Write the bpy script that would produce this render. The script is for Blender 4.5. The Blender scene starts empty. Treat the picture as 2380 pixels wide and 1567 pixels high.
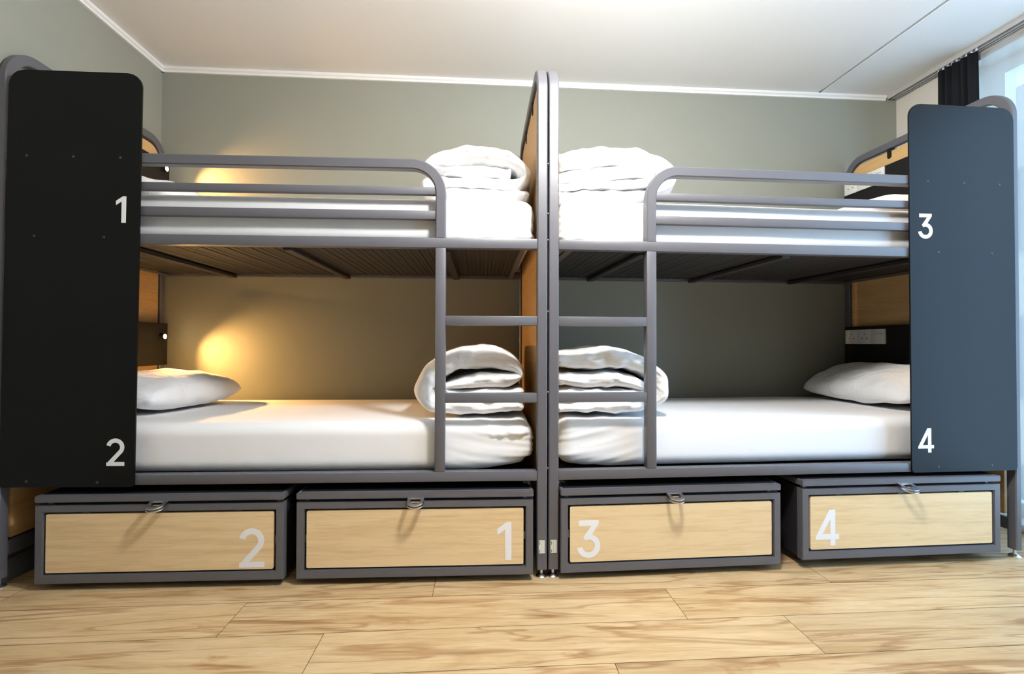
import bpy, bmesh, math, random
from mathutils import Vector, Matrix, noise
random.seed(7)
S = bpy.context.scene
COL = S.collection
pi = math.pi

# ------------------------------------------------------------------ helpers
def link(o, parent=None):
    COL.objects.link(o)
    if parent: o.parent = parent
    return o

def tag(o, label=None, cat=None, group=None, kind=None):
    if label: o['label'] = label
    if cat: o['category'] = cat
    if group: o['group'] = group
    if kind: o['kind'] = kind
    return o

def thing(name, label, cat, loc=(0, 0, 0), rz=0, group=None):
    o = link(bpy.data.objects.new(name, None))
    o.location = loc; o.rotation_euler = (0, 0, rz); o.empty_display_size = .1
    return tag(o, label, cat, group)

def obj(name, bm, mat, parent=None, smooth=None, sub=0):
    bmesh.ops.recalc_face_normals(bm, faces=bm.faces)
    me = bpy.data.meshes.new(name); bm.to_mesh(me); bm.free()
    mats = mat if isinstance(mat, (list, tuple)) else [mat]
    for m in mats: me.materials.append(m)
    o = link(bpy.data.objects.new(name, me), parent)
    if smooth is not None:
        for p in me.polygons: p.use_smooth = True
        if smooth < 180:
            me.set_sharp_from_angle(angle=math.radians(smooth))
    if sub:
        m = o.modifiers.new('sub', 'SUBSURF'); m.levels = sub; m.render_levels = sub
    return o

def box(bm, x0, x1, y0, y1, z0, z1, bev=0, seg=2):
    x0, x1 = min(x0, x1), max(x0, x1)
    r = bmesh.ops.create_cube(bm, size=1)
    vs = r['verts']
    for v in vs:
        v.co = Vector((x0 if v.co.x < 0 else x1, y0 if v.co.y < 0 else y1, z0 if v.co.z < 0 else z1))
    if bev:
        es = list({e for v in vs for e in v.link_edges})
        bmesh.ops.bevel(bm, geom=es, offset=bev, segments=seg, profile=.5, affect='EDGES')

def bx(*a, **k):
    bm = bmesh.new(); box(bm, *a, **k); return bm

def cyl(bm, p, q, r, r2=None, n=20):
    p, q = Vector(p), Vector(q); d = q - p
    M = Matrix.Translation((p + q) / 2) @ d.to_track_quat('Z', 'Y').to_matrix().to_4x4()
    bmesh.ops.create_cone(bm, cap_ends=True, segments=n, radius1=r, radius2=r if r2 is None else r2, depth=d.length, matrix=M)

def arc(c, r, a0, a1, n, f):
    return [f(c[0] + r * math.cos(a0 + (a1 - a0) * i / n), c[1] + r * math.sin(a0 + (a1 - a0) * i / n)) for i in range(n + 1)]

def sweep(bm, pts, b, w, h=None, ch=.004):
    """rectangular tube (w across in plane, h along the plane normal b) along planar points"""
    h = h or w; pts = [Vector(p) for p in pts]; b = Vector(b).normalized()
    hw, hh = w / 2, h / 2
    sec = [(hw, hh - ch), (hw - ch, hh), (-hw + ch, hh), (-hw, hh - ch), (-hw, -hh + ch), (-hw + ch, -hh), (hw - ch, -hh), (hw, -hh + ch)]
    rings = []
    for i, p in enumerate(pts):
        t0 = (pts[i] - pts[i - 1]).normalized() if i else None
        t1 = (pts[i + 1] - pts[i]).normalized() if i < len(pts) - 1 else None
        t = ((t0 or t1) + (t1 or t0)).normalized()
        k = 1 / max(.5, t.dot(t1 or t0))
        n = b.cross(t).normalized()
        rings.append([bm.verts.new(p + n * (u * k) + b * v) for u, v in sec])
    m = len(sec)
    for r0, r1 in zip(rings, rings[1:]):
        for i in range(m):
            bm.faces.new((r0[i], r0[(i + 1) % m], r1[(i + 1) % m], r1[i]))
    bm.faces.new(rings[0]); bm.faces.new(rings[-1])

def prism(bm, poly, f0, f1):
    """closed 2-D polygon extruded between the two maps f0 and f1 (x, y) -> 3-D"""
    a = [bm.verts.new(f0(*p)) for p in poly]; c = [bm.verts.new(f1(*p)) for p in poly]
    n = len(poly)
    for i in range(n): bm.faces.new((a[i], a[(i + 1) % n], c[(i + 1) % n], c[i]))
    bm.faces.new(a); bm.faces.new(c)

def rrect(x0, x1, y0, y1, r):
    """rounded rectangle; r = radii bl, br, tr, tl"""
    P = []
    for (cx, cy, a, q) in ((x0 + r[0], y0 + r[0], pi, r[0]), (x1 - r[1], y0 + r[1], 1.5 * pi, r[1]), (x1 - r[2], y1 - r[2], 0, r[2]), (x0 + r[3], y1 - r[3], .5 * pi, r[3])):
        P += [(cx + q * math.cos(a + i * pi / 16), cy + q * math.sin(a + i * pi / 16)) for i in range(9)]
    return P

# ------------------------------------------------------------------ materials
def nodes(name):
    m = bpy.data.materials.new(name); m.use_nodes = True
    nt = m.node_tree; b = nt.nodes['Principled BSDF']
    return m, nt, nt.nodes, nt.links, b

def plain(name, col, rough=.5, metal=0, spec=.5, bump=0, bscale=300, var=0, vscale=3):
    m, nt, N, L, b = nodes(name)
    b.inputs['Base Color'].default_value = (*col, 1); b.inputs['Roughness'].default_value = rough
    b.inputs['Metallic'].default_value = metal; b.inputs['Specular IOR Level'].default_value = spec
    tc = N.new('ShaderNodeTexCoord')
    if bump:
        t = N.new('ShaderNodeTexNoise'); t.inputs['Scale'].default_value = bscale; t.inputs['Detail'].default_value = 3
        L.new(tc.outputs['Object'], t.inputs['Vector'])
        bp = N.new('ShaderNodeBump'); bp.inputs['Strength'].default_value = bump; bp.inputs['Distance'].default_value = .002
        L.new(t.outputs['Fac'], bp.inputs['Height']); L.new(bp.outputs['Normal'], b.inputs['Normal'])
    if var:
        t = N.new('ShaderNodeTexNoise'); t.inputs['Scale'].default_value = vscale; t.inputs['Detail'].default_value = 4
        L.new(tc.outputs['Object'], t.inputs['Vector'])
        r = N.new('ShaderNodeMapRange'); r.inputs['To Min'].default_value = 1 - var; r.inputs['To Max'].default_value = 1 + var
        L.new(t.outputs['Fac'], r.inputs['Value'])
        mx = N.new('ShaderNodeMix'); mx.data_type = 'RGBA'; mx.blend_type = 'MULTIPLY'; mx.inputs['Factor'].default_value = 1
        mx.inputs['A'].default_value = (*col, 1); L.new(r.outputs['Result'], mx.inputs['B'])
        L.new(mx.outputs['Result'], b.inputs['Base Color'])
    return m

def wood(name, light, dark, axis='X', rough=.42):
    """pale veneer, grain running along axis"""
    m, nt, N, L, b = nodes(name)
    tc = N.new('ShaderNodeTexCoord'); oi = N.new('ShaderNodeObjectInfo')
    mp = N.new('ShaderNodeMapping'); mp.vector_type = 'POINT'
    mp.inputs['Scale'].default_value = {'X': (.9, 14, 14), 'Y': (14, .9, 14), 'Z': (9, 9, .9)}[axis]
    L.new(tc.outputs['Object'], mp.inputs['Vector'])
    ad = N.new('ShaderNodeVectorMath'); ad.operation = 'ADD'
    ml = N.new('ShaderNodeMath'); ml.operation = 'MULTIPLY'; ml.inputs[1].default_value = 37
    L.new(oi.outputs['Random'], ml.inputs[0]); L.new(mp.outputs['Vector'], ad.inputs[0]); L.new(ml.outputs[0], ad.inputs[1])
    t1 = N.new('ShaderNodeTexNoise'); t1.inputs['Scale'].default_value = 1.3; t1.inputs['Detail'].default_value = 3; t1.inputs['Distortion'].default_value = 1.2
    t2 = N.new('ShaderNodeTexNoise'); t2.inputs['Scale'].default_value = 9; t2.inputs['Detail'].default_value = 6; t2.inputs['Distortion'].default_value = .6
    t3 = N.new('ShaderNodeTexNoise'); t3.inputs['Scale'].default_value = 40; t3.inputs['Detail'].default_value = 2
    for t in (t1, t2, t3): L.new(ad.outputs[0], t.inputs['Vector'])
    a = N.new('ShaderNodeMath'); a.operation = 'MULTIPLY_ADD'; a.inputs[1].default_value = .55
    L.new(t2.outputs['Fac'], a.inputs[0]); 
    a2 = N.new('ShaderNodeMath'); a2.operation = 'MULTIPLY'; a2.inputs[1].default_value = .5; L.new(t1.outputs['Fac'], a2.inputs[0]); L.new(a2.outputs[0], a.inputs[2])
    a3 = N.new('ShaderNodeMath'); a3.operation = 'MULTIPLY_ADD'; a3.inputs[1].default_value = .12; L.new(t3.outputs['Fac'], a3.inputs[0]); L.new(a.outputs[0], a3.inputs[2])
    r = N.new('ShaderNodeValToRGB'); r.color_ramp.elements[0].position = .36; r.color_ramp.elements[0].color = (*dark, 1)
    r.color_ramp.elements[1].position = .66; r.color_ramp.elements[1].color = (*light, 1)
    L.new(a3.outputs[0], r.inputs['Fac']); L.new(r.outputs['Color'], b.inputs['Base Color'])
    b.inputs['Roughness'].default_value = rough
    return m

def floor_mat():
    m, nt, N, L, b = nodes('oak_laminate')
    tc = N.new('ShaderNodeTexCoord'); at = N.new('ShaderNodeAttribute'); at.attribute_name = 'plank'
    ad = N.new('ShaderNodeVectorMath'); ad.operation = 'ADD'
    L.new(tc.outputs['Object'], ad.inputs[0]); L.new(at.outputs['Vector'], ad.inputs[1])
    def noise_t(scale, sx, sy, det, dist=0):
        mp = N.new('ShaderNodeMapping'); mp.inputs['Scale'].default_value = (sx, sy, 1)
        L.new(ad.outputs[0], mp.inputs['Vector'])
        t = N.new('ShaderNodeTexNoise'); t.inputs['Scale'].default_value = scale; t.inputs['Detail'].default_value = det; t.inputs['Distortion'].default_value = dist; t.inputs['Roughness'].default_value = .6
        L.new(mp.outputs['Vector'], t.inputs['Vector']); return t
    big = noise_t(1.0, 1.8, 11, 5, .9)       # tone of the board
    stn = noise_t(1.0, 1.3, 8.5, 9, 1.2)    # brown heartwood patches
    vei = noise_t(1.0, .7, 8, 3, .6)        # thin veins
    mid = noise_t(1.0, 5, 70, 7, .9)         # grain
    fine = noise_t(1.0, 14, 240, 3, 0)
    def ramp(src, stops):
        r = N.new('ShaderNodeValToRGB'); cr = r.color_ramp
        cr.elements[0].position, cr.elements[0].color = stops[0][0], (*stops[0][1], 1)
        cr.elements[1].position, cr.elements[1].color = stops[-1][0], (*stops[-1][1], 1)
        for p, c in stops[1:-1]:
            e = cr.elements.new(p); e.color = (*c, 1)
        L.new(src, r.inputs['Fac']); return r
    base = ramp(big.outputs['Fac'], [(.30, (.49, .32, .155)), (.50, (.605, .43, .232)), (.70, (.68, .51, .305))])
    g = ramp(mid.outputs['Fac'], [(.30, (.80, .76, .72)), (.46, (.97, .96, .95)), (.62, (1.04, 1.04, 1.04))])
    f = ramp(fine.outputs['Fac'], [(.35, (.92, .91, .90)), (.6, (1.02, 1.02, 1.02))])
    st_ = ramp(stn.outputs['Fac'], [(.545, (1, 1, 1)), (.615, (.72, .59, .48)), (.70, (.36, .25, .175))])
    ve = ramp(vei.outputs['Fac'], [(.470, (1, 1, 1)), (.497, (.56, .43, .33)), (.503, (.56, .43, .33)), (.518, (1, 1, 1))])
    # knots
    mp = N.new('ShaderNodeMapping'); mp.inputs['Scale'].default_value = (1.5, 6.5, 1); L.new(ad.outputs[0], mp.inputs['Vector'])
    vo = N.new('ShaderNodeTexVoronoi'); vo.inputs['Scale'].default_value = 1; L.new(mp.outputs['Vector'], vo.inputs['Vector'])
    k = ramp(vo.outputs['Distance'], [(.015, (.42, .33, .26)), (.06, (.72, .64, .56)), (.16, (1, 1, 1))])
    def mul(x, y, fac=1):
        q = N.new('ShaderNodeMix'); q.data_type = 'RGBA'; q.blend_type = 'MULTIPLY'; q.inputs['Factor'].default_value = fac
        L.new(x, q.inputs['A']); L.new(y, q.inputs['B']); return q.outputs['Result']
    c = mul(mul(mul(mul(mul(base.outputs['Color'], g.outputs['Color']), f.outputs['Color']), st_.outputs['Color'], .9), ve.outputs['Color'], .7), k.outputs['Color'], .8)
    # plank tone
    w = N.new('ShaderNodeTexWhiteNoise'); L.new(at.outputs['Vector'], w.inputs['Vector'])
    r = N.new('ShaderNodeMapRange'); r.inputs['To Min'].default_value = .9; r.inputs['To Max'].default_value = 1.08; L.new(w.outputs['Value'], r.inputs['Value'])
    c = mul(c, r.outputs['Result'])
    L.new(c, b.inputs['Base Color']); b.inputs['Roughness'].default_value = .38
    bp = N.new('ShaderNodeBump'); bp.inputs['Strength'].default_value = .12; bp.inputs['Distance'].default_value = .001
    L.new(mid.outputs['Fac'], bp.inputs['Height']); L.new(bp.outputs['Normal'], b.inputs['Normal'])
    return m

def cloth_mat(name, col, scale=26, strength=.35):
    m, nt, N, L, b = nodes(name)
    b.inputs['Base Color'].default_value = (*col, 1); b.inputs['Roughness'].default_value = .9; b.inputs['Specular IOR Level'].default_value = .15
    tc = N.new('ShaderNodeTexCoord')
    t = N.new('ShaderNodeTexNoise'); t.inputs['Scale'].default_value = scale * .35; t.inputs['Detail'].default_value = 3; t.inputs['Distortion'].default_value = 1.4
    L.new(tc.outputs['Object'], t.inputs['Vector'])
    bp = N.new('ShaderNodeBump'); bp.inputs['Strength'].default_value = strength; bp.inputs['Distance'].default_value = .02
    L.new(t.outputs['Fac'], bp.inputs['Height'])
    L.new(bp.outputs['Normal'], b.inputs['Normal'])
    return m

def emit(name, col, strength):
    m, nt, N, L, b = nodes(name)
    b.inputs['Base Color'].default_value = (*col, 1)
    b.inputs['Emission Color'].default_value = (*col, 1); b.inputs['Emission Strength'].default_value = strength
    return m

M = {}
M['steel'] = plain('grey_powder_coat', (.110, .109, .123), .38, .0, .55, bump=.06, bscale=700)
M['steel_dark'] = plain('dark_steel_sheet', (.026, .022, .021), .5)
M['black'] = plain('black_laminate', (.004, .004, .0042), .40, 0, .22, bump=.03, bscale=500)
M['body'] = plain('dark_locker_body', (.022, .021, .024), .55, 0, .3)
M['board'] = plain('black_board', (.010, .009, .009), .65, 0, .25)
M['oak'] = wood('oak_veneer_front', (.83, .635, .37), (.68, .475, .245), 'X')
M['oak_head'] = wood('oak_veneer_head', (.66, .42, .18), (.52, .30, .11), 'Y')
M['white_paint'] = plain('white_lettering', (.88, .88, .90), .5)
M['chrome'] = plain('polished_steel', (.72, .72, .73), .28, 1)
M['zinc'] = plain('zinc_screw', (.06, .06, .062), .45, .6)
M['plastic'] = plain('white_socket_plastic', (.74, .73, .70), .35)
M['slot'] = plain('dark_slot', (.02, .02, .02), .6)
M['green'] = plain('green_print', (.05, .35, .12), .6)
M['sheet'] = cloth_mat('white_sheet', (.88, .88, .89), 14, .10)
M['duvet'] = cloth_mat('white_duvet_cover', (.86, .86, .865), 30, .45)
M['pillow'] = cloth_mat('white_pillow_case', (.86, .86, .855), 26, .5)
M['ceiling'] = plain('ceiling_white', (.80, .80, .78), .9, bump=.05, bscale=400)
M['wall'] = plain('khaki_grey_wall_paint', (.288, .296, .250), .62, 0, .4, bump=.08, bscale=500, var=.03)
M['wall_white'] = plain('cream_wall_paint', (.66, .64, .58), .8, bump=.08, bscale=500)
M['trim'] = plain('white_gloss_trim', (.84, .84, .83), .45)
M['base'] = plain('grey_skirting', (.12, .12, .125), .45)
M['track'] = plain('aluminium_track', (.55, .55, .55), .4, .25)
M['curtain'] = plain('black_curtain_cloth', (.010, .011, .014), .85, 0, .2, bump=.2, bscale=600)
M['frame_white'] = plain('white_window_frame', (.75, .77, .78), .4)
M['rubber'] = plain('caster_rubber', (.02, .02, .02), .7)
M['seam'] = plain('floor_joint', (.06, .03, .012), .8)
M['floor'] = floor_mat()

def sheer_mat():
    m, nt, N, L, b = nodes('sheer_voile')
    N.remove(b); out = N['Material Output']
    tr = N.new('ShaderNodeBsdfTransparent'); tl = N.new('ShaderNodeBsdfTranslucent'); df = N.new('ShaderNodeBsdfDiffuse')
    tl.inputs['Color'].default_value = (.50, .465, .425, 1); df.inputs['Color'].default_value = (.50, .465, .425, 1)
    a = N.new('ShaderNodeMixShader'); a.inputs[0].default_value = .35; L.new(tl.outputs[0], a.inputs[1]); L.new(df.outputs[0], a.inputs[2])
    c = N.new('ShaderNodeMixShader'); c.inputs[0].default_value = .62; L.new(tr.outputs[0], c.inputs[1]); L.new(a.outputs[0], c.inputs[2])
    L.new(c.outputs[0], out.inputs['Surface']); return m
M['sheer'] = sheer_mat()

def glass_mat():
    m, nt, N, L, b = nodes('window_glass')
    N.remove(b); out = N['Material Output']
    tr = N.new('ShaderNodeBsdfTransparent'); tr.inputs['Color'].default_value = (.95, .97, .97, 1)
    gl = N.new('ShaderNodeBsdfGlossy'); gl.inputs['Roughness'].default_value = .02
    c = N.new('ShaderNodeMixShader'); c.inputs[0].default_value = .06; L.new(tr.outputs[0], c.inputs[1]); L.new(gl.outputs[0], c.inputs[2])
    L.new(c.outputs[0], out.inputs['Surface']); return m
M['glass'] = glass_mat()

# ------------------------------------------------------------------ the room
SK = .0224                                   # the room is turned a little against the first bunk
WL, ZC, ZW = -2.096, 2.50, 2.47
def wy(x): return 1.0 + SK * x               # back wall
def rx(y): return 2.372 + SK * (1.05 - y)    # window wall
YF = -4.3
def struct(name, bm, mat, parent=None, smooth=None):
    o = obj(name, bm, mat, parent, smooth)
    if parent is None: o['kind'] = 'structure'
    return o
def quadbox(bm, pts, z0, z1):
    a = [bm.verts.new((x, y, z0)) for x, y in pts]; c = [bm.verts.new((x, y, z1)) for x, y in pts]
    n = len(pts)
    for i in range(n): bm.faces.new((a[i], a[(i + 1) % n], c[(i + 1) % n], c[i]))
    bm.faces.new(a); bm.faces.new(c)

# floor: boards laid along the room, each board a face of its own
def build_floor():
    bm = bmesh.new(); ids = []
    joints = {0: [-1.97, -.439, 1.095], 1: [-2.9, -1.092, .432, 1.9], 2: [-2.3, -.76, .766, 2.3], 3: [-1.4, .125, 1.65], -1: [-1.3, .2, 1.7], -2: [-.6, .9], }
    pitch, g = .206, .0009
    for row in range(-7, 24):
        ytop = -.107 - (row - 1) * pitch; ybot = ytop - pitch
        js = joints.get(row)
        if js is None:
            o = random.uniform(0, 1.5); js = [-3 + o, -1.5 + o, o, 1.5 + o]
        xs = [-2.6] + [j for j in sorted(js) if -2.55 < j < 2.75] + [2.8]
        for x0, x1 in zip(xs, xs[1:]):
            off = (random.uniform(-50, 50), random.uniform(-50, 50), random.uniform(-50, 50))
            P = []
            for (x, y) in ((x0 + g, ybot + g), (x1 - g, ybot + g), (x1 - g, ytop - g), (x0 + g, ytop - g)):
                P.append(bm.verts.new((x, y + SK * x, 0)))
            f = bm.faces.new(P); f.material_index = 0; ids.append(off)
    P = [bm.verts.new(p) for p in ((-2.6, YF - .2, -.0015), (2.8, YF - .2, -.0015), (2.8, 1.5, -.0015), (-2.6, 1.5, -.0015))]
    f = bm.faces.new(P); f.material_index = 1; ids.append((0, 0, 0))
    me = bpy.data.meshes.new('floor'); bm.to_mesh(me); bm.free()
    at = me.attributes.new('plank', 'FLOAT_VECTOR', 'FACE')
    for i, v in enumerate(ids): at.data[i].vector = v
    me.materials.append(M['floor']); me.materials.append(M['seam'])
    o = link(bpy.data.objects.new('floor', me)); o['kind'] = 'structure'
build_floor()

bm = bmesh.new(); quadbox(bm, [(WL - .2, wy(WL - .2)), (2.9, wy(2.9)), (2.9, wy(2.9) + .15), (WL - .2, wy(WL - .2) + .15)], -.05, 2.75); struct('wall_back', bm, M['wall'])
bm = bmesh.new(); quadbox(bm, [(WL - .15, YF), (WL, YF), (WL, wy(WL) + .1), (WL - .15, wy(WL) + .1)], -.05, 2.75); struct('wall_left', bm, M['wall'])
bm = bmesh.new(); quadbox(bm, [(WL - .15, YF - .15), (3, YF - .15), (3, YF), (WL - .15, YF)], -.05, 2.75); struct('wall_front', bm, M['wall'])
# window wall: pier by the back wall, head and pier by the front
bm = bmesh.new()
WY1, WY0 = .60, -1.9
def rw(y0, y1, z0, z1): quadbox(bm, [(rx(y0), y0), (rx(y0) + .24, y0), (rx(y1) + .24, y1), (rx(y1), y1)], z0, z1)
rw(WY1, 1.2, -.05, 2.75); rw(YF - .1, WY0, -.05, 2.75); rw(WY0, WY1, 2.44, 2.75); rw(WY0, WY1, -.05, .04)
struct('wall_right', bm, M['wall_white'])
# level ceiling, parted by a narrow groove shaped to hold a dark shadow line
XS = 1.846
def sx(y): return XS + SK * (1.04 - y)
gw = .010
bm = bmesh.new()
quadbox(bm, [(WL - .15, YF - .1), (sx(YF - .1) - gw, YF - .1), (sx(1.25) - gw, 1.25), (WL - .15, 1.25)], ZC, ZC + .12)
quadbox(bm, [(sx(YF - .1) + gw, YF - .1), (3, YF - .1), (3, 1.25), (sx(1.25) + gw, 1.25)], ZC, ZC + .12)
quadbox(bm, [(sx(YF - .1) - gw - .01, YF - .1), (sx(YF - .1) + gw + .01, YF - .1), (sx(1.25) + gw + .01, 1.25), (sx(1.25) - gw - .01, 1.25)], ZC + .022, ZC + .11)
struct('ceiling', bm, M['ceiling'])
# cornices
def cornice(name, p, q, nrm):
    p, q, n = Vector((*p, 0)), Vector((*q, 0)), Vector((*nrm, 0)).normalized()
    prof = [(0, ZW), (.012, ZW), (.012, ZW + .010), (.022, ZW + .016), (.022, ZC - .0005), (0, ZC - .0005)]
    bm = bmesh.new()
    prism(bm, prof, lambda a, z: p + n * a + Vector((0, 0, z)), lambda a, z: q + n * a + Vector((0, 0, z)))
    struct(name, bm, M['trim'])
cornice('trim_1', (WL, wy(WL)), (rx(1.05) - .08, wy(2.3)), (SK, -1))
cornice('trim_2', (WL, YF), (WL, wy(WL)), (1, 0))
bm = bmesh.new(); box(bm, WL, WL + .012, YF, wy(WL), .0, .09, .003); struct('baseboard_left', bm, M['base'])

# window: frame, mullions and glass set in the reveal
fx = .13
wf = struct('window_1', bmesh.new(), M['frame_white'])
bm = bmesh.new()
def wbar(y0, y1, z0, z1, d=.06): quadbox(bm, [(rx(y0) + fx, y0), (rx(y0) + fx + d, y0), (rx(y1) + fx + d, y1), (rx(y1) + fx, y1)], z0, z1)
wbar(WY0, WY1, 2.37, 2.44); wbar(WY0, WY1, .04, .11)
ys = [WY1, -.12, -1.0, WY0]
for i, y in enumerate(ys):
    if i == 0: wbar(y - .07, y, .11, 2.37)
    elif i == len(ys) - 1: wbar(y, y + .07, .11, 2.37)
    else: wbar(y - .06, y + .06, .11, 2.37)
bm.to_mesh(wf.data); bm.free()
for a, c in zip(ys, ys[1:]):
    bm = bmesh.new(); quadbox(bm, [(rx(c) + fx + .025, c + .062), (rx(c) + fx + .033, c + .062), (rx(a) + fx + .033, a - .062), (rx(a) + fx + .025, a - .062)], .112, 2.368)
    obj('window_pane', bm, M['glass'], wf)

# curtain track fixed under the ceiling
ct = thing('curtain_track', 'aluminium curtain track under the ceiling along the window wall', 'curtain track', (0, 0, 0))
bm = bmesh.new()
def tr(y0, y1, a, c, z0, z1): quadbox(bm, [(rx(y0) + a, y0), (rx(y0) + c, y0), (rx(y1) + c, y1), (rx(y1) + a, y1)], z0, z1)
zt = ZC - .0005
tr(YF + .02, 1.035, -.075, -.004, zt - .012, zt)
for a in (-.075, -.046, -.026, -.008): tr(YF + .02, 1.035, a, a + .004, zt - .024, zt - .0115)
obj('track_rail', bm, M['track'], ct)
for i in range(9):
    y = .50 + i * .026; bm = bmesh.new(); cyl(bm, (rx(y) - .060, y, zt - .033), (rx(y) - .060, y, zt - .012), .005, n=8)
    obj('curtain_hook', bm, M['plastic'], ct)

def drape(bm, y0, y1, xo, amp, n, z0, z1, folds, seed=0, flare=0):
    rows = 14; grid = []
    for j in range(rows + 1):
        t = j / rows; z = z1 + (z0 - z1) * t; row = []
        for i in range(n + 1):
            u = i / n; y = y0 + (y1 - y0) * u + flare * t * (u - .5)
            k = amp * (.75 + .35 * t) * (math.sin(u * folds * 2 * pi + seed + .35 * t) + .35 * math.sin(u * folds * 4.7 * pi + 2.1 * seed + t * .6))
            row.append(bm.verts.new((rx(y) + xo + k, y, z)))
        grid.append(row)
    for j in range(rows):
        for i in range(n): bm.faces.new((grid[j][i], grid[j][i + 1], grid[j + 1][i + 1], grid[j + 1][i]))
bm = bmesh.new(); drape(bm, .50, .715, -.060, .017, 90, .02, zt - .034, 5.2, .4, .03)
c = obj('blackout_curtain', bm, M['curtain'], None, 180); tag(c, 'black curtain bunched beside the window at the pale wall', 'curtain')
sm = c.modifiers.new('th', 'SOLIDIFY'); sm.thickness = .003
bm = bmesh.new(); drape(bm, .12, .52, -.017, .007, 90, .015, zt - .034, 2.2, 1.3)
c = obj('sheer_curtain', bm, M['sheer'], None, 180); tag(c, 'sheer white voile curtain hanging across the window', 'curtain')

# the house across the street, seen through the voile
hb = thing('apartment_building', 'pale building with grey windows outside behind the sheer curtain', 'building', (11, 0, 0), 0)
bm = bmesh.new(); box(bm, 0, 5, 3, 15, -9, 10); obj('wall', bm, plain('render_pale', (.22, .175, .14), .9), hb)
fm, gm = plain('brown_pier', (.11, .085, .075), .8), plain('window_grey', (.03, .036, .042), .15)
for i in range(4):
    for j in range(3):
        y, z = 3.8 + i * 2.8, -3.3 + j * 3.1
        bm = bmesh.new(); box(bm, -.05, .03, y, y + 1.9, z, z + 1.7); w = obj('window', bm, gm, hb)
        bm = bmesh.new(); box(bm, -.09, .03, y + .85, y + 1.1, z, z + 1.7); obj('window_pier', bm, fm, w)

# ------------------------------------------------------------------ digits (flat lettering)
def stroke(bm, pts, w, f, closed=False):
    P = [Vector(p) for p in pts]; L_, R_ = [], []
    for i, p in enumerate(P):
        a = (P[i] - P[i - 1]).normalized() if i else (P[1] - P[0]).normalized()
        c = (P[i + 1] - P[i]).normalized() if i < len(P) - 1 else a
        t = (a + c).normalized(); n = Vector((-t.y, t.x)); k = (w / 2) / max(.45, t.dot(c))
        L_.append(p + n * k); R_.append(p - n * k)
    prism(bm, [(v.x, v.y) for v in L_ + R_[::-1]], lambda x, y: f(x, y, 0), lambda x, y: f(x, y, 1))

def digit(ch, x, z, h, y, d=.0006):
    """digit with its lower left corner at x, z and height h, facing -Y at y"""
    bm = bmesh.new()
    f = lambda a, b, k: (x + a * h, y - d * k, z + b * h)
    W = .15
    if ch == '1':
        prism(bm, [(.37, 0), (.37, 1), (.25, 1), (0, .82), (0, .66), (.205, .80), (.205, 0)], lambda a, b: f(a, b, 0), lambda a, b: f(a, b, 1))
    elif ch == '2':
        P = [(.075, .70)] + [(.325 + .245 * math.cos(t), .68 + .245 * math.sin(t)) for t in [pi * .93 - i * pi * 1.10 / 18 for i in range(19)]]
        P = P[1:] + [(.52, .53), (.135, .10)]
        stroke(bm, P, W, f)
        prism(bm, [(.02, 0), (.655, 0), (.655, .145), (.115, .145), (.02, .12)], lambda a, b: f(a, b, 0), lambda a, b: f(a, b, 1.02))
    elif ch == '3':
        c0 = (.325, .315); A_ = [math.radians(74 - q * 246 / 30) for q in range(31)]
        B_ = [math.radians(-172 + q * 268 / 30) for q in range(31)]
        P = [(.06, .855), (.06, 1), (.60, 1), (.60, .895)] + [(c0[0] + .318 * math.cos(t), c0[1] + .315 * math.sin(t)) for t in A_]
        P += [(c0[0] + .168 * math.cos(t), c0[1] + .168 * math.sin(t)) for t in B_] + [(.245, .455), (.172, .545), (.402, .855)]
        prism(bm, P, lambda a, b: f(a, b, 0), lambda a, b: f(a, b, 1))
    else:
        prism(bm, [(0, .25), (.415, 1), (.57, 1), (.57, .965), (.165, .25)], lambda a, b: f(a, b, 0), lambda a, b: f(a, b, 1))
        prism(bm, [(0, .17), (.70, .17), (.70, .31), (.06, .31), (0, .25)], lambda a, b: f(a, b, 0), lambda a, b: f(a, b, 1.02))
        prism(bm, [(.435, 0), (.585, 0), (.585, 1), (.435, 1)], lambda a, b: f(a, b, 0), lambda a, b: f(a, b, 1.04))
    return bm

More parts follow.
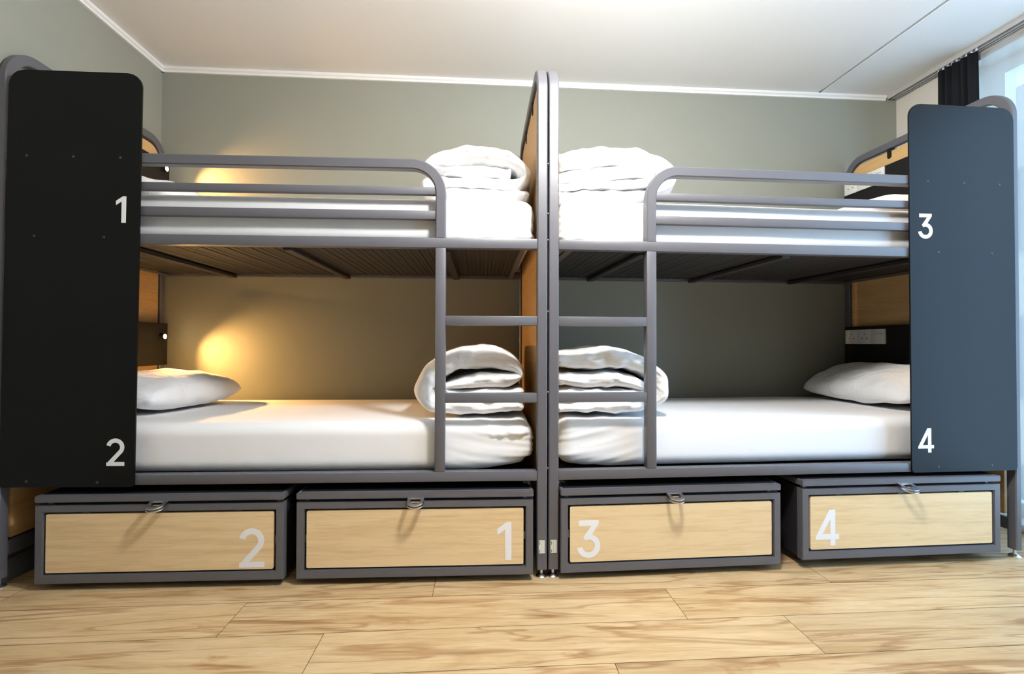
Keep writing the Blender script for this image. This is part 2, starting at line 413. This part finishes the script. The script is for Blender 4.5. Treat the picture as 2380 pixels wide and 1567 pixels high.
# ------------------------------------------------------------------ bunk beds
BTH, BY = .0437, .0023                        # the second bunk stands slightly askew
L_, W_ = 2.08, .945
ZTOP, ZUB, ZUT, ZLB, ZLT, ZG = 2.066, 1.299, 1.339, .3826, .4215, 1.6486
XL, R1, R2, B1, B2 = .405, 1.032, .7274, 1.540, 1.4463
T = .04
def bunk(s, label, loc, rz, digits, screws, panel_x, lean):
    b = thing('bunk_bed', label, 'bunk bed', loc, rz, None)
    X = lambda x: s * x
    st = M['steel']
    LE = 2.088 if s < 0 else 2.080; TO = .028
    def arch(xc, tw):
        r = .112; q = T / 2
        P = [(xc, q, .034)] + arc((q + r, ZTOP - q - r), r, pi, pi / 2, 12, lambda y, z: (xc, y, z)) + arc((W_ - q - r, ZTOP - q - r), r, pi / 2, 0, 12, lambda y, z: (xc, y, z)) + [(xc, W_ - q, .034)]
        bm = bmesh.new(); sweep(bm, P, (1, 0, 0), T, tw, .004)
        ef = obj('end_frame', bm, st, b, 40)
        for y in (q, W_ - q):
            bm = bmesh.new(); cyl(bm, (xc, y, .012), (xc, y, .035), .006, n=12); cyl(bm, (xc, y, .004), (xc, y, .014), .0222, .010, 28); cyl(bm, (xc, y, 0), (xc, y, .004), .0222, None, 28)
            obj('levelling_foot', bm, M['chrome'], ef, 40)
        # low cross bar
        bm = bmesh.new(); box(bm, xc - .012, xc + .012, T, W_ - T, .112, .165, .003); obj('cross_bar', bm, st, ef)
        # oak board inside the arch
        rr = .085
        poly = rrect(T + .012, W_ - T - .012, .175, ZTOP - T - .016, (.004, .004, rr, rr))
        xi = xc - s * .004 if False else xc
        bm = bmesh.new(); prism(bm, poly, lambda y, z: (xc - .008, y, z), lambda y, z: (xc + .008, y, z))
        hb_ = obj('headboard', bm, M['oak_head'], b)
        for y in (.30, .62):
            for zz in (ZTOP - T - .030,):
                bm = bmesh.new(); prism(bm, rrect(y - .013, y + .013, zz - .025, zz + .034, (.012, .012, .001, .001)), lambda y_, z_: (xc - .0115, y_, z_), lambda y_, z_: (xc + .0115, y_, z_)); obj('board_clip', bm, M['board'], hb_)
        return ef, hb_
    efc, hbc = arch(X(.003 + T / 2), T)
    if s > 0: efc.rotation_euler = hbc.rotation_euler = (0, 0, -BTH)
    efo, _h = arch(X(LE - TO / 2), TO)
    # sticker on the centre post
    xs = X(.0235)
    so = .0016 if s > 0 else 0
    bm = bmesh.new(); prism(bm, rrect(xs - .0125, xs + .0125, .099, .150, (.003,) * 4), lambda x, z: (x, -.0001 + so * .3, z), lambda x, z: (x, -.0007 - so, z))
    sk = obj('asset_sticker', bm, M['plastic'], b)
    bm = bmesh.new()
    for z0, z1 in ((.102, .113), (.132, .146)): box(bm, xs - .0105, xs - .0070, -.0011 - so, -.0007 - so, z0, z1)
    obj('sticker_print', bm, M['green'], sk)
    bm = bmesh.new(); box(bm, xs - .0010, xs - .0005, -.0010 - so, -.0007 - so, .103, .147); box(bm, xs + .0085, xs + .0095, -.0010 - so, -.0007 - so, .103, .147); obj('sticker_lines', bm, M['steel'], sk)
    # side rails
    xa, xb = X(.003 + T), X(LE - TO)
    for (z0, z1) in ((ZUB, ZUT), (ZLB, ZLT)):
        for (y0, y1) in ((0, T), (W_ - T, W_)):
            y0_, y1_ = (y0 + .0005, y1) if y0 == 0 else (y0, y1)
            xs_ = X(.003 + T + (.042 if s > 0 and y0 else 0))
            obj('side_rail', bx(xs_, xb, y0_, y1_, z0, z1, bev=.0035), st, b, 40)
        # ribbed steel base and its beams
        bm = bmesh.new(); n = 260; top, bot = [], []
        for i in range(n + 1):
            x = .09 + (L_ - .14) * i / n; dz = .003 * math.sin(i * pi / 1.25 if False else i * 2 * pi / 2.6)
            for arr, o_ in ((top, .006), (bot, 0)):
                arr.append([bm.verts.new((X(x), y, z1 - .026 + dz + o_)) for y in (T + .001, W_ - T - .001)])
        for i in range(n):
            for arr in (top, bot): bm.faces.new((arr[i][0], arr[i + 1][0], arr[i + 1][1], arr[i][1]))
            for k in (0, 1): bm.faces.new((top[i][k], top[i + 1][k], bot[i + 1][k], bot[i][k]))
        bm.faces.new((top[0][0], top[0][1], bot[0][1], bot[0][0])); bm.faces.new((top[n][0], top[n][1], bot[n][1], bot[n][0]))
        obj('slat_base', bm, M['steel_dark'], b, 60)
        for xc in (.41, 1.03, 1.66):
            obj('cross_beam', bx(X(xc - .018), X(xc + .018), T, W_ - T, z0 - .010, z0 + .006, bev=.002), M['steel_dark'], b)
        for xc in (.096, L_ - .052):
            obj('end_angle', bx(X(xc - .010), X(xc + .010), T, W_ - T, z0, z1 - .032, bev=.002), st, b)
    # guard rail
    q = T / 2; r = .115; xr = XL + q
    P = [(X(LE - TO), q, ZG - q)] + [(X(x), q, z) for x, z in arc((xr + r, ZG - q - r), r, pi / 2, pi, 14, lambda a, c: (a, c))] + [(X(xr), q, ZUT)]
    bm = bmesh.new(); sweep(bm, P, (0, 1, 0), T, T, .004); gr = obj('guard_rail', bm, st, b, 40)
    for zt_, h in ((B1, .030), (B2, .034)):
        obj('guard_bar', bx(X(XL + T - .001), X(LE - TO), .006, .034, zt_ - h, zt_, bev=.003), st, gr, 40)
    # ladder
    ld = obj('ladder', bx(X(XL), X(XL + T), .0004, T, ZLT, ZUB, bev=.0035), st, b, 40)
    for zt_ in (R1, R2):
        obj('ladder_rung', bx(X(.003 + T), X(XL + .001), .002, T - .002, zt_ - .0375, zt_, bev=.003), st, ld, 40)
    # end panel
    x0, x1 = panel_x
    poly = rrect(0, x1 - x0, .382, 1.953, (.012, .012, .055, .055))
    bm = bmesh.new(); prism(bm, poly, lambda x, z: (x, -.0004, z), lambda x, z: (x, -.0072, z))
    bmesh.ops.bevel(bm, geom=[e for e in bm.edges if abs(e.verts[0].co.y + .0072) < 1e-5 and abs(e.verts[1].co.y + .0072) < 1e-5], offset=.0012, segments=2, affect='EDGES')
    pn = obj('privacy_panel', bm, M['black'], b, 40)
    pn.location = (x0, 0, 0)
    cz = 1.17
    pn.rotation_euler = (0, lean, 0); pn.location = (x0 - math.sin(lean) * cz, 0, 0)
    pn['label'] = 'black end panel with rounded top corners'
    for sxx, sz in screws:
        bm = bmesh.new(); cyl(bm, (sxx - x0, -.007, sz), (sxx - x0, -.0088, sz), .0052, .0036, 14); obj('panel_screw', bm, M['zinc'], pn, 40)
    for ch, dx, dz, h in digits:
        obj('number', digit(ch, dx - x0, dz, h, -.0073), M['white_paint'], pn)
    # black boards at the head with lamp and sockets
    for (z0, z1, zs) in ((.800, 1.030, .925), (1.69, 1.925, 1.835)):
        xf = L_ - .062
        bd = obj('head_shelf_board', bx(X(xf), X(LE - TO - .0005), .045, W_ - .042, z0, z1, bev=.002), M['board'], b)
        if s < 0:
            yl, zl = .845, (.957 if z0 < 1 else 1.880)
            socks = [(.10, 0), (.19, 0), (.28, 1)]
        else:
            yl, zl = .24, z1 - .055
            socks = [(.606, 1), (.701, 0), (.796, 0)]
        lm = bmesh.new(); cyl(lm, (X(xf), yl, zl), (X(xf - .022), yl, zl), .017, .014, 24)
        lo = obj('reading_lamp', lm, M['board'], b, 40)
        lm = bmesh.new(); cyl(lm, (X(xf - .020), yl, zl), (X(xf - .0235), yl, zl), .0135, .0125, 20)
        obj('lamp_lens', lm, M['led'], lo, 40)
        for y, kind in socks:
            sp = obj('socket_plate', bx(X(xf - .010), X(xf), y, y + .094, zs, zs + .086, bev=.003), M['plastic'], b, 40)
            if kind == 0:
                for (dy, dz) in ((.044, .060), (.026, .034), (.062, .034)):
                    obj('socket_slot', bx(X(xf - .0104), X(xf - .0099), y + dy - .004, y + dy + .004, zs + dz - .0025, zs + dz + .0025), M['slot'], sp)
            else: obj('socket_slot', bx(X(xf - .0104), X(xf - .0099), y + .015, y + .073, zs + .058, zs + .060), M['slot'], sp)
    if s < 0:
        for z in (.43, .73, 1.05, 1.335, 1.44, 1.64):
            bm = bmesh.new(); cyl(bm, (-.0030, .008, z), (.0029, .008, z), .0055, n=12); obj('joining_bolt', bm, M['zinc'], efc, 40)
    return b

M['led'] = emit('led_lens', (1, .78, .46), 45)
bunkA = bunk(-1, 'grey steel bunk bed with black end panel numbered 1 and 2 by the side wall', (0, 0, 0), 0,
     [('1', -1.651, 1.381, .101), ('2', -1.668, .462, .103)],
     [(-1.98, 1.627), (-1.811, 1.628), (-1.64, 1.629), (-1.946, 1.324), (-1.694, 1.325), (-1.953, .404), (-1.699, .400)],
     (-2.050, -1.564), .0080)
bunkB = bunk(1, 'grey steel bunk bed with black end panel numbered 3 and 4 beside the curtained window', (0, BY, 0), BTH,
     [('3', 1.592, 1.375, .107), ('4', 1.584, .466, .103)],
     [(1.641, 1.621), (1.811, 1.619), (1.979, 1.617), (1.687, 1.318), (1.939, 1.317), (1.678, .403), (1.928, .405)],
     (1.5555, 2.050), -.0015)

def place(o, side):
    """put an object built in bunk coordinates where that bunk stands"""
    if side > 0: o.location = (0, BY, 0); o.rotation_euler = (0, 0, BTH)

def inb(side, x, y, z=0):
    if side < 0: return Vector((x, y, z))
    c, s_ = math.cos(BTH), math.sin(BTH)
    return Vector((x * c - y * s_, BY + x * s_ + y * c, z))

# ------------------------------------------------------------------ locker boxes
def locker(side, x0, x1, ch, dx, dz, label, zoff=0, sl=0):
    w = x1 - x0; yf = -.020
    t = thing('locker_box', label, 'locker', inb(side, (x0 + x1) / 2, yf, 0), BTH if side > 0 else 0, 'under-bed locker boxes')
    h = w / 2; z0, z1 = .026 + zoff, .316 + zoff; st = M['steel']
    D = .78
    bm = bmesh.new(); poly = [(-h, z0), (h, z0), (h, z1), (-h, z1)]; f = .029
    hole = [(-h + f, z0 + .033), (h - f, z0 + .033), (h - f, z1 - .026), (-h + f, z1 - .026)]
    for y in (0, .035):
        pass
    rings = []
    for y, P in ((0, poly), (0, hole), (.035, hole), (.035, poly)):
        rings.append([bm.verts.new((a, y, c)) for a, c in P])
    for k in range(4):
        A_, B_ = rings[k], rings[(k + 1) % 4]
        for i in range(4): bm.faces.new((A_[i], A_[(i + 1) % 4], B_[(i + 1) % 4], B_[i]))
    bmesh.ops.bevel(bm, geom=[e for e in bm.edges if e.calc_length() > .05], offset=.0025, segments=2, affect='EDGES')
    obj('front_frame', bm, st, t, 40)
    bm = bmesh.new(); quadbox(bm, [(-h + .006 + .034 * sl, .034), (h - .004, .034), (h - .004, D), (-h + .006 + D * sl, D)], z0 + .004, z1 - .001); obj('locker_body', bm, M['body'], t)
    bm = bmesh.new(); quadbox(bm, [(-h - .001, -.002), (h + .001, -.002), (h + .001, D), (-h - .001 + D * sl, D)], z1 + .011, z1 + .036); bmesh.ops.bevel(bm, geom=list(bm.edges), offset=.003, segments=2, affect='EDGES'); ld = obj('lid', bm, st, t, 40)
    for xx in (-h + .03, h - .03): obj('lid_spacer', bx(xx - .006, xx + .006, .03, .045, z1 - .002, z1 + .012), M['plastic'], ld)
    bm = bmesh.new(); quadbox(bm, [(-h + .012, .02), (h - .012, .02), (h - .012, D - .01), (-h + .012 + D * sl, D - .01)], z1 + .0355, z1 + .0375); obj('lid_top', bm, M['board'], ld)
    a0, a1, c0, c1 = -h + f + .0085, h - f - .0085, z0 + .033 + .007, z1 - .026 - .007
    bm = bmesh.new(); prism(bm, rrect(a0, a1, c0, c1, (.006,) * 4), lambda x, z: (x, .0035, z), lambda x, z: (x, .0155, z))
    pn = obj('front_panel', bm, M['oak'], t)
    obj('number', digit(ch, dx - (x0 + x1) / 2, dz + zoff * 0, .147, .0034), M['white_paint'], pn)
    for xx in (-.28, 0, .28):
        obj('panel_bracket', bx(xx - .012, xx + .012, .0125, .020, c1 - .002, z1 - .024), st, pn)
    for xx, e in ((-h + f - .001, a0 + .002), (a1 - .002, h - f + .001)):
        obj('panel_bracket', bx(xx, e, .0125, .020, (c0 + c1) / 2 - .014, (c0 + c1) / 2 + .014), st, pn)
    # hasp: two D-shaped rings, one on the lid and one on the box
    for zz, par, tl in ((z1 + .0150, ld, .26), (z1 + .0015, t, .20)):
        bm = bmesh.new(); n = 14
        O_ = [(.031, .004)] + [(.031 * math.cos(a), -.030 - .029 * math.sin(a)) for a in [i * pi / n for i in range(n + 1)]] + [(-.031, .004)]
        I_ = [(.0185, -.010)] + [(.0185 * math.cos(a), -.030 - .0165 * math.sin(a)) for a in [i * pi / n for i in range(n + 1)]] + [(-.0185, -.010)]
        hz = .0022
        Z_ = lambda y, k: zz + k + y * tl
        vo = [[bm.verts.new((x, y, Z_(y, k))) for x, y in O_] for k in (-hz, hz)]; vi = [[bm.verts.new((x, y, Z_(y, k))) for x, y in I_] for k in (-hz, hz)]
        m = len(O_)
        for i in range(m):
            j = (i + 1) % m
            bm.faces.new((vo[0][i], vo[0][j], vo[1][j], vo[1][i])); bm.faces.new((vi[0][i], vi[0][j], vi[1][j], vi[1][i]))
            for k in (0, 1): bm.faces.new((vo[k][i], vo[k][j], vi[k][j], vi[k][i]))
        h_ = obj('hasp', bm, M['chrome'], par); h_['label'] = 'shiny steel hasp ring'
    for xx in (-h + .07, h - .07):
        for yy in (.09, D - .07):
            bm = bmesh.new(); cyl(bm, (xx - .008, yy, .0165), (xx + .008, yy, .0165), .0165, n=20); box(bm, xx - .011, xx + .011, yy - .006, yy + .006, .018, z0 + .006)
            obj('caster', bm, M['rubber'], t, 40)
    return t
locker(-1, -1.916, -1.012, '2', -1.179, .073, 'dark steel locker box with oak front numbered 2 nearest the side wall')
locker(-1, -.964, -.060, '1', -.199, .083, 'dark steel locker box with oak front numbered 1, next to the paired posts')
locker(1, .048, .959, '3', .112, .081, 'dark steel locker box with pale oak front numbered 3, its edge touching the paired posts', 0, .05)
locker(1, 1.053, 1.953, '4', 1.113, .094, 'dark steel locker box with pale oak front numbered 4 nearest the curtained window', .013)

# ------------------------------------------------------------------ bedding
def mattress(side, x0, x1, y0, y1, z0, z1, label, r=.055, seed=0, lift=0, wr=1, tuck=None):
    x0, x1 = min(x0, x1), max(x0, x1)
    bm = bmesh.new(); nx, ny, nz = 220, 34, 22
    def P(u, v, w):
        p = Vector((x0 + (x1 - x0) * u, y0 + (y1 - y0) * v, z0 + (z1 - z0) * w))
        rz_ = min(r, (z1 - z0) * .28)
        q = Vector((min(max(p.x, x0 + r * 1.3), x1 - r * 1.3), min(max(p.y, y0 + r), y1 - r), min(max(p.z, z0 + rz_), z1 - rz_)))
        d = p - q
        e = Vector((d.x / (r * 1.3), d.y / r, d.z / rz_)); l = max(abs(e.x), abs(e.y), abs(e.z))
        if e.length > 1e-9 and l > 0:
            k = l / e.length; p = q + d * k
        # fitted-sheet tension creases near the foot end, slight sag
        cx = min(p.x - x0, x1 - p.x) if True else 0
        foot = (x1 - p.x) if side < 0 else (p.x - x0)
        cr = max(0, 1 - foot / .42)
        n1 = noise.noise(Vector((p.x * 9 + p.z * 22 * (1 if side < 0 else -1), p.y * 3, p.z * 42 - p.x * 10 * (1 if side > 0 else -1) + seed * 9)))
        n2 = noise.noise(Vector((p.x * 1.7 + seed * 5, p.y * 2.3, p.z * 3)))
        nrm = d.normalized() if d.length > 1e-6 else Vector((0, 0, 0))
        p += nrm * (wr * (.010 * cr * n1) + .004 * n2)
        if w < .5: p.z = max(p.z, z0)
        if tuck and v < .12:
            ax, az, bx_, bz, cz_ = tuck           # folded corner of the sheet: a lip that sags towards the foot end
            t = (p.x - ax) / (bx_ - ax)
            if 0 < t < 1.12:
                zl = az + (bz - az) * t - cz_ * math.sin(pi * min(t, 1))
                dd = p.z - zl
                amp = .017 * min(1, t * 1.6) * max(0, min(1, (1.12 - t) / .14)) * (1 - v / .12)
                sh = max(0, 1 - dd / .05) if dd > 0 else max(0, 1 + dd / .007)
                p.y -= amp * sh * (.8 + .5 * noise.noise(Vector((p.x * 40, p.z * 60, seed))))
        if side > 0: p.x += .040 * v * (1 - u)
        # corner at the foot end pulls up
        if lift: p.z += lift * max(0, 1 - foot / .30) ** 2 * (1 - w) * max(0, 1 - (p.y - y0) / .3)
        return p
    def face(f, a, c):
        g = [[bm.verts.new(f(i / a, j / c)) for j in range(c + 1)] for i in range(a + 1)]
        for i in range(a):
            for j in range(c): bm.faces.new((g[i][j], g[i + 1][j], g[i + 1][j + 1], g[i][j + 1]))
    face(lambda a, c: P(a, c, 1), nx, ny); face(lambda a, c: P(a, c, 0), nx, ny)
    face(lambda a, c: P(a, 0, c), nx, nz); face(lambda a, c: P(a, 1, c), nx, nz)
    face(lambda a, c: P(0, a, c), ny, nz); face(lambda a, c: P(1, a, c), ny, nz)
    bmesh.ops.remove_doubles(bm, verts=bm.verts, dist=.0004)
    o = obj('mattress', bm, M['sheet'], None, 180); place(o, side)
    tag(o, label, 'mattress', 'sheeted mattresses'); return o
ZM, ZMU = .607, 1.512
mattress(-1, -2.012, -.050, .046, .905, ZLT - .012, ZM, 'white sheeted mattress on the lower bunk beside number 2', .05, 1, .045, 1, (-.34, .585, -.075, .555, .018))
mattress(-1, -2.012, -.052, .046, .900, ZUT - .012, ZMU, 'white sheeted mattress on the upper bunk beside number 1', .04, 2, .0)
mattress(1, .052, 2.010, .066, .905, ZLT - .010, ZM, 'white sheeted mattress on the lower bunk beside number 4', .05, 3, .020)
mattress(1, .054, 2.010, .050, .900, ZUT - .012, ZMU + .005, 'white sheeted mattress on the upper bunk beside number 3', .04, 4, .0)

def pillow(side, c, lx, ly, th, rz, tilt, label, seed=0):
    bm = bmesh.new(); n = 30; grids = []
    for sgn in (1, -1):
        g = []
        for i in range(n + 1):
            row = []
            for j in range(n + 1):
                u, v = -1 + 2 * i / n, -1 + 2 * j / n
                prof = max(0, (1 - abs(u) ** 2.8)) ** .47 * max(0, (1 - abs(v) ** 2.8)) ** .47
                pin = 1 - .09 * abs(u) ** 5; piu = 1 - .09 * abs(v) ** 5
                x, y = u * lx / 2 * piu, v * ly / 2 * pin
                z = sgn * th / 2 * prof * (1 if sgn > 0 else .75)
                k = noise.noise(Vector((x * 9 + seed, y * 7, sgn * 3.0))) * .014 * min(1, prof * 2) + noise.noise(Vector((x * 24 + y * 10 + seed, y * 18, sgn * 2.))) * .006 * min(1, prof * 2)
                row.append(bm.verts.new((x, y, z + k)))
            g.append(row)
        for i in range(n):
            for j in range(n): bm.faces.new((g[i][j], g[i + 1][j], g[i + 1][j + 1], g[i][j + 1]))
        grids.append(g)
    bmesh.ops.remove_doubles(bm, verts=bm.verts, dist=.0008)
    R = Matrix.Rotation(rz, 4, 'Z') @ Matrix.Rotation(tilt, 4, 'Y')
    bmesh.ops.transform(bm, matrix=Matrix.Translation(Vector(c)) @ R, verts=bm.verts)
    o = obj('pillow', bm, M['pillow'], None, 180, 1); place(o, side)
    tag(o, label, 'pillow', 'white pillows'); return o
pillow(-1, (-1.785, .53, .690), .42, .62, .19, math.radians(-12), math.radians(4), 'plump white pillow on the lower bunk beside number 2', 1)
pillow(-1, (-1.79, .50, 1.590), .42, .62, .17, math.radians(-6), math.radians(5), 'white pillow behind the guard rail near number 1', 5)
pillow(1, (1.852, .53, .716), .34, .70, .17, math.radians(3), math.radians(-22), 'white pillow leaning on the headboard near number 4', 9)
pillow(1, (1.79, .50, 1.588), .44, .66, .15, math.radians(2), math.radians(-4), 'white pillow behind the guard rail near number 3', 13)

def duvet(side, strips, fx_, y0, y1, label, seed=0):
    """folded duvet: thick padded layers following folded paths (in the X-Z plane), rounded and puckered towards both ends in depth"""
    bm = bmesh.new(); ST = .011
    for si, (path, half) in enumerate(strips):
        sd = seed + si * 31.7
        P = [Vector(fx_(u, v)) for u, v in path]; Q, H = [], []
        for i in range(len(P) - 1):                      # Catmull-Rom
            p0, p1, p2, p3 = P[max(i - 1, 0)], P[i], P[i + 1], P[min(i + 2, len(P) - 1)]
            m = max(3, int((p2 - p1).length / ST))
            for k in range(m):
                t = k / m
                Q.append(.5 * ((2 * p1) + (-p0 + p2) * t + (2 * p0 - 5 * p1 + 4 * p2 - p3) * t * t + (-p0 + 3 * p1 - 3 * p2 + p3) * t ** 3))
                H.append(half[i] * (1 - t) + half[i + 1] * t)
        Q.append(P[-1]); H.append(half[-1])
        n = len(Q); T_ = []
        for i in range(n):
            t = (Q[min(i + 1, n - 1)] - Q[max(i - 1, 0)]).normalized(); T_.append(Vector((-t.y, t.x)))
        ny = 44; rings = []
        for j in range(ny + 1):
            v = .5 - .5 * math.cos(pi * j / ny)
            y = y0 + (y1 - y0) * v
            e = abs(2 * v - 1); kk = .06 + .94 * (max(0, 1 - e ** 9)) ** .5
            A_, B_ = [], []
            for i in range(n):
                h = H[i] * kk; s_ = i * ST
                for arr, sg in ((A_, 1), (B_, -1)):
                    w = noise.noise(Vector((s_ * 6 + sd, y * 5, sg * 2.5))) * .012
                    r1 = 1 - abs(noise.noise(Vector((s_ * 13 + y * 8 + sd, y * 9 - s_ * 4, sg * 1.5)))) * 2
                    w += (max(0, r1) ** 3) * .008 - .003
                    edge = max(0, (e - .35) / .65)
                    r2 = noise.noise(Vector((s_ * 26 + sd * 2, y * 7, sg * 4.1)))
                    w += r2 * .007 * edge
                    p = Q[i] + T_[i] * sg * max(.002, h + w * (.25 + .75 * kk) * (1 if H[i] > .018 else .5))
                    yy = y + (noise.noise(Vector((s_ * 11 + sd, sg * 1.1, 0))) * .022 + noise.noise(Vector((s_ * 30 + sd, sg * 2.1, 0))) * .010) * edge
                    arr.append(bm.verts.new((p.x, yy, p.y)))
            tip = lambda i, d: bm.verts.new((Q[i].x + d.x * H[i] * kk * .4, y, Q[i].y + d.y * H[i] * kk * .4))
            d0 = (Q[0] - Q[1]).normalized(); d1 = (Q[-1] - Q[-2]).normalized()
            rings.append([tip(0, d0)] + A_ + [tip(n - 1, d1)] + B_[::-1])
        m = len(rings[0])
        for r0, r1 in zip(rings, rings[1:]):
            for i in range(m): bm.faces.new((r0[i], r0[(i + 1) % m], r1[(i + 1) % m], r1[i]))
        for r in (rings[0], rings[-1]):                  # close each end along the fold
            A_ = r[1:n + 1]; B_ = r[n + 2:][::-1]
            for i in range(n - 1): bm.faces.new((A_[i], A_[i + 1], B_[i + 1], B_[i]))
            bm.faces.new((r[0], A_[0], B_[0])); bm.faces.new((r[n + 1], A_[-1], B_[-1]))
    o = obj('folded_duvet', bm, M['duvet'], None, 180, 1)
    if side > 0: o.location = (0, BY, 0)
    tag(o, label, 'duvet', 'folded duvets'); return o

k = .00186
f1 = lambda u, v: (-.299 + (u - 1100) * k, ZM + .013 + (968 - v) * k)
duvet(-1, [([(1215, 914), (1150, 920), (1070, 920), (1035, 908), (1060, 898), (1120, 890), (1180, 888), (1208, 878), (1202, 862), (1175, 846), (1120, 834), (1060, 842), (1012, 870), (990, 906), (1000, 938), (1050, 948), (1130, 950), (1214, 948)],
            [.016, .022, .020, .018, .028, .036, .034, .026, .030, .044, .050, .048, .044, .040, .036, .032, .032, .022])], f1, .13, .74,
      'thickly rolled white duvet on the lower bunk beside locker 1', 3)
f2 = lambda u, v: (-.283 + (u - 1110) * .00187, ZMU + .013 + (482 - v) * .00187)
duvet(-1, [([(1185, 408), (1100, 411), (1020, 411), (994, 402), (1006, 386), (1055, 371), (1115, 367), (1180, 377), (1216, 400), (1220, 424), (1190, 437), (1100, 436), (1010, 435), (992, 446), (1010, 460), (1110, 464), (1226, 464)],
            [.022, .028, .028, .020, .028, .036, .038, .036, .032, .030, .030, .030, .024, .018, .022, .028, .026])], f2, .14, .72,
      'rolled white duvet on the upper bunk beside the oak end board', 17)
f3 = lambda u, v: (.279 + (u - 1400) * .00193, ZM + .013 + (968 - v) * .0019)
duvet(1, [([(1290, 846), (1350, 846), (1410, 840), (1470, 850), (1514, 878), (1524, 912), (1502, 938), (1420, 951), (1350, 951), (1290, 951)],
           [.038, .042, .046, .044, .038, .036, .032, .032, .030, .028]),
          ([(1290, 890), (1350, 890), (1410, 888), (1464, 900), (1484, 914), (1462, 924), (1400, 924), (1290, 922)],
           [.032, .036, .036, .030, .022, .022, .024, .022])], f3, .13, .74,
      'folded white duvet on the lower bunk beside locker 3', 29)
f4 = lambda u, v: (.25 + (u - 1385) * .00196, ZMU + .019 + (487 - v) * .00194)
duvet(1, [([(1290, 396), (1340, 384), (1400, 375), (1470, 382), (1524, 402), (1544, 430), (1520, 458), (1430, 470), (1350, 472), (1290, 472)],
           [.036, .042, .044, .044, .040, .034, .030, .028, .026, .024]),
          ([(1290, 432), (1350, 424), (1410, 418), (1468, 414), (1496, 424), (1480, 436), (1410, 442), (1350, 448), (1290, 454)],
           [.024, .028, .030, .026, .020, .020, .026, .026, .024])], f4, .14, .72,
      'folded white duvet on the upper bunk nearest number 3', 41)

# black cable on the floor behind the bed leg
P = [Vector(p) for p in ((2.02, .40, .004), (2.10, .36, .004), (2.17, .42, .004), (2.24, .60, .004), (2.26, .90, .004))]
bm = bmesh.new(); Q = []
for i in range(len(P) - 1):
    p0, p1, p2, p3 = P[max(i - 1, 0)], P[i], P[i + 1], P[min(i + 2, len(P) - 1)]
    Q += [.5 * ((2 * p1) + (p2 - p0) * t + (2 * p0 - 5 * p1 + 4 * p2 - p3) * t * t + (3 * p1 - p0 - 3 * p2 + p3) * t ** 3) for t in [k_ / 8 for k_ in range(8)]]
sweep(bm, Q, (0, 0, 1), .007, .007, .002)
o = obj('power_cable', bm, M['rubber'], None, 60); tag(o, 'thin black cable on the floor behind the bunk leg by the window', 'cable')

# ------------------------------------------------------------------ light
def light(name, kind, loc, energy, col, **k):
    d = bpy.data.lights.new(name, kind); d.energy = energy; d.color = col
    for a, v in k.items(): setattr(d, a, v)
    o = link(bpy.data.objects.new(name, d)); o.location = loc; return o
# ceiling lamp of the room (in front of the bunks, above the frame)
light('ceiling_lamp', 'POINT', (.26, -.86, 2.22), 116, (1, .98, .955), shadow_soft_size=.11)
def lamp(side, x, y, z, e, dx, dy=-.27, dz=-.44):
    p = inb(side, x, y, z)
    o = light('reading_spot', 'SPOT', p, e, (1, .53, .165), spot_size=math.radians(124), spot_blend=1.0, shadow_soft_size=.012)
    d = Vector((dx, dy, dz)); o.rotation_euler = d.to_track_quat('-Z', 'Y').to_euler()
lamp(-1, -1.975, .845, .957, 54, 1)
lamp(-1, -1.975, .845, 1.880, 30, 1, -.05, -.30)
lamp(1, 1.975, .24, .975, 1.5, -1)
lamp(1, 1.975, .24, 1.87, 8.0, -1)

# daylight through the window
w = bpy.data.worlds.new('sky'); S.world = w; w.use_nodes = True
bg = w.node_tree.nodes['Background']; bg.inputs['Color'].default_value = (.42, .68, 1.0, 1); bg.inputs['Strength'].default_value = 6.0
p = light('window_portal', 'AREA', (rx(-.65) + .22, -.65, 1.25), 1, (1, 1, 1), shape='RECTANGLE', size=2.4, size_y=4.3)
p.data.cycles.is_portal = True
p.rotation_euler = Vector((-1, 0, 0)).to_track_quat('-Z', 'Y').to_euler()
p.data.shape = 'RECTANGLE'; p.data.size = 2.5; p.data.size_y = 2.4
p.rotation_euler = (math.radians(90), 0, math.radians(90))

# ------------------------------------------------------------------ camera
F, PX, PY = 1140.04, -14.77, -.5
yaw, pitch, roll = -.0486, .0132, .0027
r = Vector((math.cos(yaw), math.sin(yaw), 0)); fw = Vector((-math.sin(yaw), math.cos(yaw), 0)); up = Vector((0, 0, 1))
fw2 = fw * math.cos(pitch) + up * math.sin(pitch); up2 = -fw * math.sin(pitch) + up * math.cos(pitch)
r3 = r * math.cos(roll) + up2 * math.sin(roll); up3 = -r * math.sin(roll) + up2 * math.cos(roll)
cd = bpy.data.cameras.new('camera'); cam = link(bpy.data.objects.new('camera', cd))
Mx = Matrix((r3, up3, -fw2)).transposed().to_4x4(); Mx.translation = Vector((-.2622, -1.9296, .9245)); cam.matrix_world = Mx
cd.sensor_fit = 'HORIZONTAL'; cd.sensor_width = 36; cd.lens = F * 36 / 2380
cd.shift_x = -PX / 2380; cd.shift_y = PY / 2380; cd.clip_start = .05
S.camera = cam
vs = S.view_settings; vs.view_transform = 'Standard'; vs.look = 'None'; vs.gamma = 1; vs.use_curve_mapping = False; vs.exposure = 0.20
